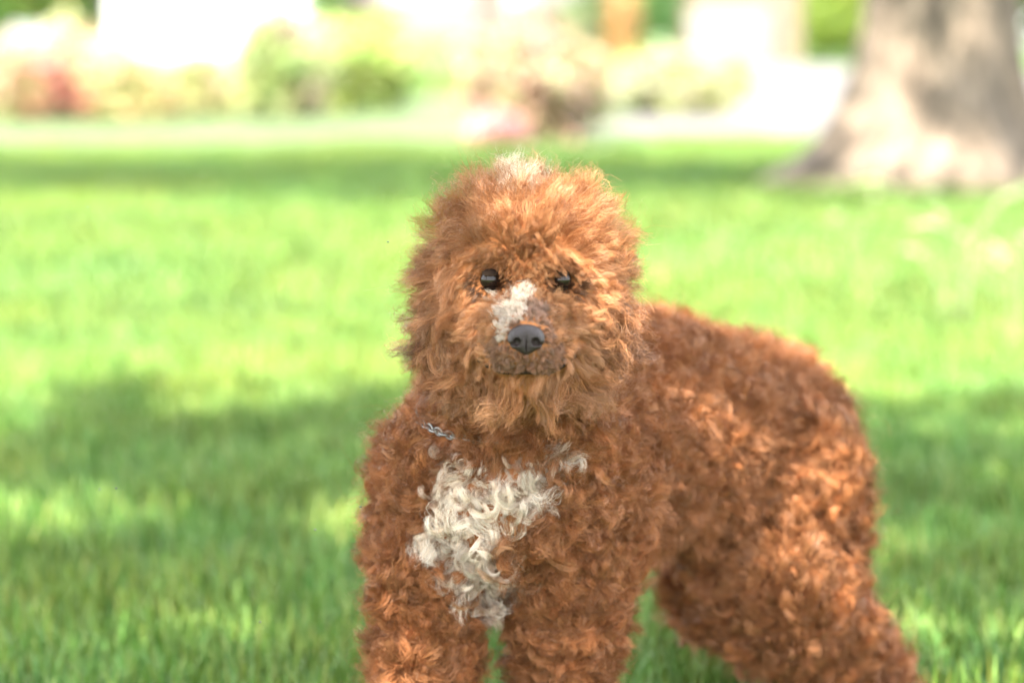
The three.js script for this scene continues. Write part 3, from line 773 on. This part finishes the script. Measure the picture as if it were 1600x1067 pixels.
shrub('shrub', 'olive green shrub with tan seed heads', 'shrub', V(-1.8523, 0, -19.5), V(0.36, 0.44, 0.34), TAN, 1000, 0.7, 56);
shrub('shrub', 'bright lime green bushy shrub', 'shrub', V(-1.3016, 0, -21), V(0.46, 0.40, 0.4), YG, 1100, 0.7, 57);
shrub('shrub', 'brownish pink smoke bush behind the head of the dog', 'shrub', V(0.1498, 0, -16.2), V(0.46, 0.40, 0.40), SM, 800, 0.62, 58);
shrub('shrub', 'pink flowered low plant at the foot of the smoke bush', 'shrub', V(-0.1031, 0, -15.6), V(0.16, 0.1, 0.14), [[0.542, 0.271, 0.261], [0.455, 0.261, 0.216]], 300, 0.5, 59);
shrub('shrub', 'pale green shrub beside the driveway', 'shrub', V(1.3191, 0, -20), V(0.5, 0.26, 0.35), [[0.39, 0.432, 0.174], [0.455, 0.432, 0.281], [0.368, 0.432, 0.13]], 900, 0.7, 60);
shrub('shrub', 'orange leaved shrub beside the dark green conifer', 'shrub', V(1.4038, 0, -31), V(0.13, 0.62, 0.15), [[0.596, 0.304, 0.108], [0.488, 0.325, 0.108]], 600, 0.9, 61);
shrub('conifer', 'dense dark green conical evergreen near the brick garage', 'conifer', V(1.8675, 0, -33), V(0.42, 1.1, 0.42), [[0.0758, 0.184, 0.0325], [0.108, 0.261, 0.0432]], 1600, 0.9, 62);
shrub('shrub', 'deep green shrub left of the orange shrub', 'shrub', V(0.857, 0, -31), V(0.32, 0.5, 0.3), [[0.0974, 0.184, 0.0432], [0.216, 0.261, 0.108]], 900, 0.8, 63);
shrub('shrub', 'dark green bush below the rose coloured one', 'shrub', V(-2.275, 0, -30), V(0.2, 0.8, 0.2), G1, 800, 0.9, 64);
shrub('shrub', 'rose coloured bush in front of the street', 'shrub', V(-2.2994, 0, -38), V(0.55, 0.5, 0.4), [[0.432, 0.237, 0.216], [0.39, 0.216, 0.196]], 800, 0.9, 65);
{
  const h = shrub('hedge', 'clipped bright yellow green hedge beside the brick garage', 'hedge', V(6.5921, 0, -46), V(1.35, 0.95, 0.4), [[0.2, 0.3, 0.02], [0.25, 0.34, 0.03]], 4200, 1, 66);
  shrub('hedge', 'long low dark hedge along the street', 'hedge', V(-1.6767, 0, -58), V(1.5, 0.12, 0.25), G1, 900, 0.8, 67);
}
{
  const at = V(-5.0713, 0, -30);
  const t = thing('garden_tree', 'small garden tree with dark thin trunk and drooping green crown', 'tree', at);
  part('trunk', limb([V(0, -0.03, 0), V(0.03, 1.2, 0), V(-0.05, 2.6, 0.05), V(0, 4, 0)], [0.09, 0.075, 0.06, 0.02], 12, 16, 0.3), std(0.10, 0.085, 0.07, 0.95), t);
  reseed(43);
  const ls = sprigs.map(() => []);
  for (let k = 0; k < 3400; k++) {
    let u;
    do u = V(rr(-1, 1), rr(-1, 1), rr(-1, 1)); while (u.lengthSq() > 1);
    const p = V(-0.65 + u.x * 0.95, 1.5 + u.y * 1.2, u.z * 0.9);
    if (p.x > -0.08 && p.y < 2) continue;
    ls[k % 4].push({ m: new THREE.Matrix4().makeRotationY(rr(0, 6.28)).setPosition(p), c: new THREE.Color().setRGB(rr(1.4, 3), rr(1.4, 2.2), rr(1, 2)) });
  }
  const f = new THREE.Group();
  f.name = 'crown'; f.userData.kind = 'stuff';
  t.add(f);
  ls.forEach((l, i) => instanced('foliage', sprigs[i], leafMat, l, f));
}

// ---------------------------------------------------------------- tall pale grass behind the dog, gnats
{
  reseed(90);
  const straw = std(0.3, 0.36, 0.15, 0.7, { transmission: 0.3 });
  for (const [at, n, label] of [[V(1.2157, 0, -6.6), 9, 'tall pale seeding grass tuft arching over the lawn'], [V(1.1889, 0, -8.2), 3, 'short pale seeding grass tuft by the tree roots'], [V(1.2676, 0, -6), 5, 'pale broken grass tuft leaning sideways on the lawn']]) {
    const t = thing('wild_grass', label, 'grass tuft', at);
    for (let i = 0; i < n; i++) {
      const a = rr(0, 6.28), h = rr(0.22, 0.46) * (n > 4 ? 1 : 0.7), o = rr(0.15, 0.75) * h, c = V(Math.cos(a), 0, Math.sin(a));
      const s = part('stalk', limb([V(0, -0.01, 0).addScaledVector(c, 0.03), V(0, h * 0.55, 0).addScaledVector(c, o * 0.3), V(0, h * 0.9, 0).addScaledVector(c, o * 0.75), V(0, h * 0.93, 0).addScaledVector(c, o * 1.2)], [0.0022, 0.002, 0.0016, 0.001], 5, 10), straw, t);
      part('seed_head', limb([V(0, h * 0.88, 0).addScaledVector(c, o * 0.7), V(0, h * 0.94, 0).addScaledVector(c, o), V(0, h * 0.93, 0).addScaledVector(c, o * 1.25)], [0.002, 0.009, 0.001], 6, 8, 0.6), straw, s);
    }
  }
  const black = std(0.02, 0.018, 0.015, 0.5), wing = std(0.8, 0.8, 0.8, 0.2, { transmission: 0.8 });
  const gnat = (at, turn) => {
    const g = thing('gnat', 'tiny dark gnat hovering in the air near the dog', 'insect', at, turn, 'gnats in the air round the dog');
    part('body', new THREE.SphereGeometry(0.0007, 10, 8).scale(1, 1, 2.2), black, g);
    for (const s of [-1, 1]) part('wing', new THREE.CircleGeometry(0.0009, 10).scale(0.5, 1, 1).rotateX(-1.4).rotateY(s * 1).translate(s * 0.0007, 0.0007, 0), wing, g);
  };
  for (const [at, a] of [[V(-0.4183, 0.3863, -2.4075), 0.4], [V(-0.3998, 0.3895, -2.3978), 1.2], [V(-0.1232, 0.6397, -2.3914), 2], [V(-0.2006, 0.3437, -2.4118), 0.9], [V(-0.2524, 0.2608, -2.3601), 2.6], [V(-0.1524, 0.373, -2.3855), 1.6], [V(-0.4212, 0.6736, -2.3961), 0.2]]) gnat(at, a);
}

// ---------------------------------------------------------------- houses
const whitePaint = std(0.82, 0.82, 0.82, 0.6), trim = std(0.7, 0.7, 0.7, 0.6), glass = std(0.25, 0.36, 0.36, 0.05), roofMat = std(0.2, 0.17, 0.16, 0.9);
const box = (w, h, d, x, y, z) => new THREE.BoxGeometry(w, h, d).translate(x, y, z);
{
  const at = V(-3.9956, 0, -33);
  const t = thing('white_house', 'white painted house with a downpipe, behind the shrubs', 'house', at);
  part('wall', box(2.9, 2.7, 5, 0, 1.35, -2.5), whitePaint, t);
  part('downpipe', new THREE.CylinderGeometry(0.05, 0.05, 2.7, 12).translate(0.42, 1.35, 0.07), std(0.4, 0.42, 0.42, 0.5), t);
  const w = part('window', box(0.34, 0.8, 0.06, -1.22, 0.95, 0.03), trim, t);
  part('pane', box(0.26, 0.72, 0.02, -1.22, 0.95, 0.072), glass, w);
  part('roof', new THREE.CylinderGeometry(0.01, 2.4, 1.2, 4, 1).rotateY(Math.PI / 4).scale(1, 1, 1.7).translate(0, 3.3, -2.5), roofMat, t);
  part('door', box(0.9, 2.1, 0.05, 0.95, 1.07, 0.03), std(0.8, 0.8, 0.8, 0.5), t);
}
{
  const at = V(3.5418, 0, -39.6);
  const t = thing('brick_garage', 'pale red brick garage with a white door at the end of the driveway', 'garage', at);
  const brick = std(1, 1, 1, 0.9);
  brick.map = grainTexture(256, (n, h) => [0.46 + n * 0.1, 0.37 + n * 0.1 + h * 0.05, 0.34 + n * 0.08], 61, 16);
  part('wall', box(2.3, 2.6, 4, 0, 1.3, -2), brick, t);
  const door = part('garage_door', box(1.3, 0.9, 0.06, 0, 0.45, 0.04), std(0.21, 0.19, 0.185, 0.6), t);
  for (let i = 0; i < 2; i++) part('panel', new RoundedBoxGeometry(1.2, 0.36, 0.03, 2, 0.008).translate(0, 0.24 + i * 0.42, 0.075), std(0.22, 0.2, 0.195, 0.6), door);
  part('handle', box(0.2, 0.16, 0.05, 0.12, 0.25, 0.1), std(0.2, 0.2, 0.2, 0.5), door);
  part('roof', new THREE.CylinderGeometry(0.01, 2.0, 1, 4, 1).rotateY(Math.PI / 4).scale(1, 1, 1.6).translate(0, 3.1, -2), roofMat, t);
}

{
  const at = V(-1.775, 0, -104);
  const t = thing('grey_house', 'pale mauve grey house across the street', 'house', at);
  part('wall', box(9.6, 3, 7, 0, 1.5, -3.5), std(0.165, 0.145, 0.148, 0.8), t);
  for (const x of [-3, -0.8, 2.2]) { const w = part('window', box(1.1, 1, 0.08, x, 1.9, 0.04), trim, t); part('pane', box(0.96, 0.86, 0.03, x, 1.9, 0.1), glass, w); }
  part('door', box(0.95, 2.05, 0.08, 0.8, 1.03, 0.04), std(0.3, 0.1, 0.08, 0.5), t);
  part('roof', new THREE.CylinderGeometry(0.01, 6, 2, 4, 1).rotateY(Math.PI / 4).scale(1.2, 1, 0.95).translate(0, 4, -3.5), roofMat, t);
}
reseed(95);
for (const [at, w, label] of [[V(-10.8802, 0, -112), 4.4, 'broad leafy tree beyond the street behind the white house'], [V(5.4401, 0, -112), 2.6, 'leafy tree beyond the street between grey house and garage'], [V(14.409, 0, -112), 5, 'tall leafy tree beyond the street behind the hedge'], [V(-19.9566, 0, -100), 5, 'leafy tree beyond the street behind the garden tree'], [V(22.0573, 0, -100), 5, 'leafy tree beyond the street behind the broad trunk']]) {
  const t = shrub('far_tree', label, 'tree', at, V(w, 3.2, 2.5), [[0.07, 0.12, 0.03], [0.1, 0.16, 0.045], [0.13, 0.17, 0.06]], 1500, 5, 300 + at.x, 'trees beyond the street');
  part('trunk', limb([V(0, -0.05, 0), V(0.1, 1.5, 0), V(0, 4, 0)], [0.28, 0.22, 0.08], 10, 8), bark, t);
}

shadow(scene);
renderer.render(scene, camera);
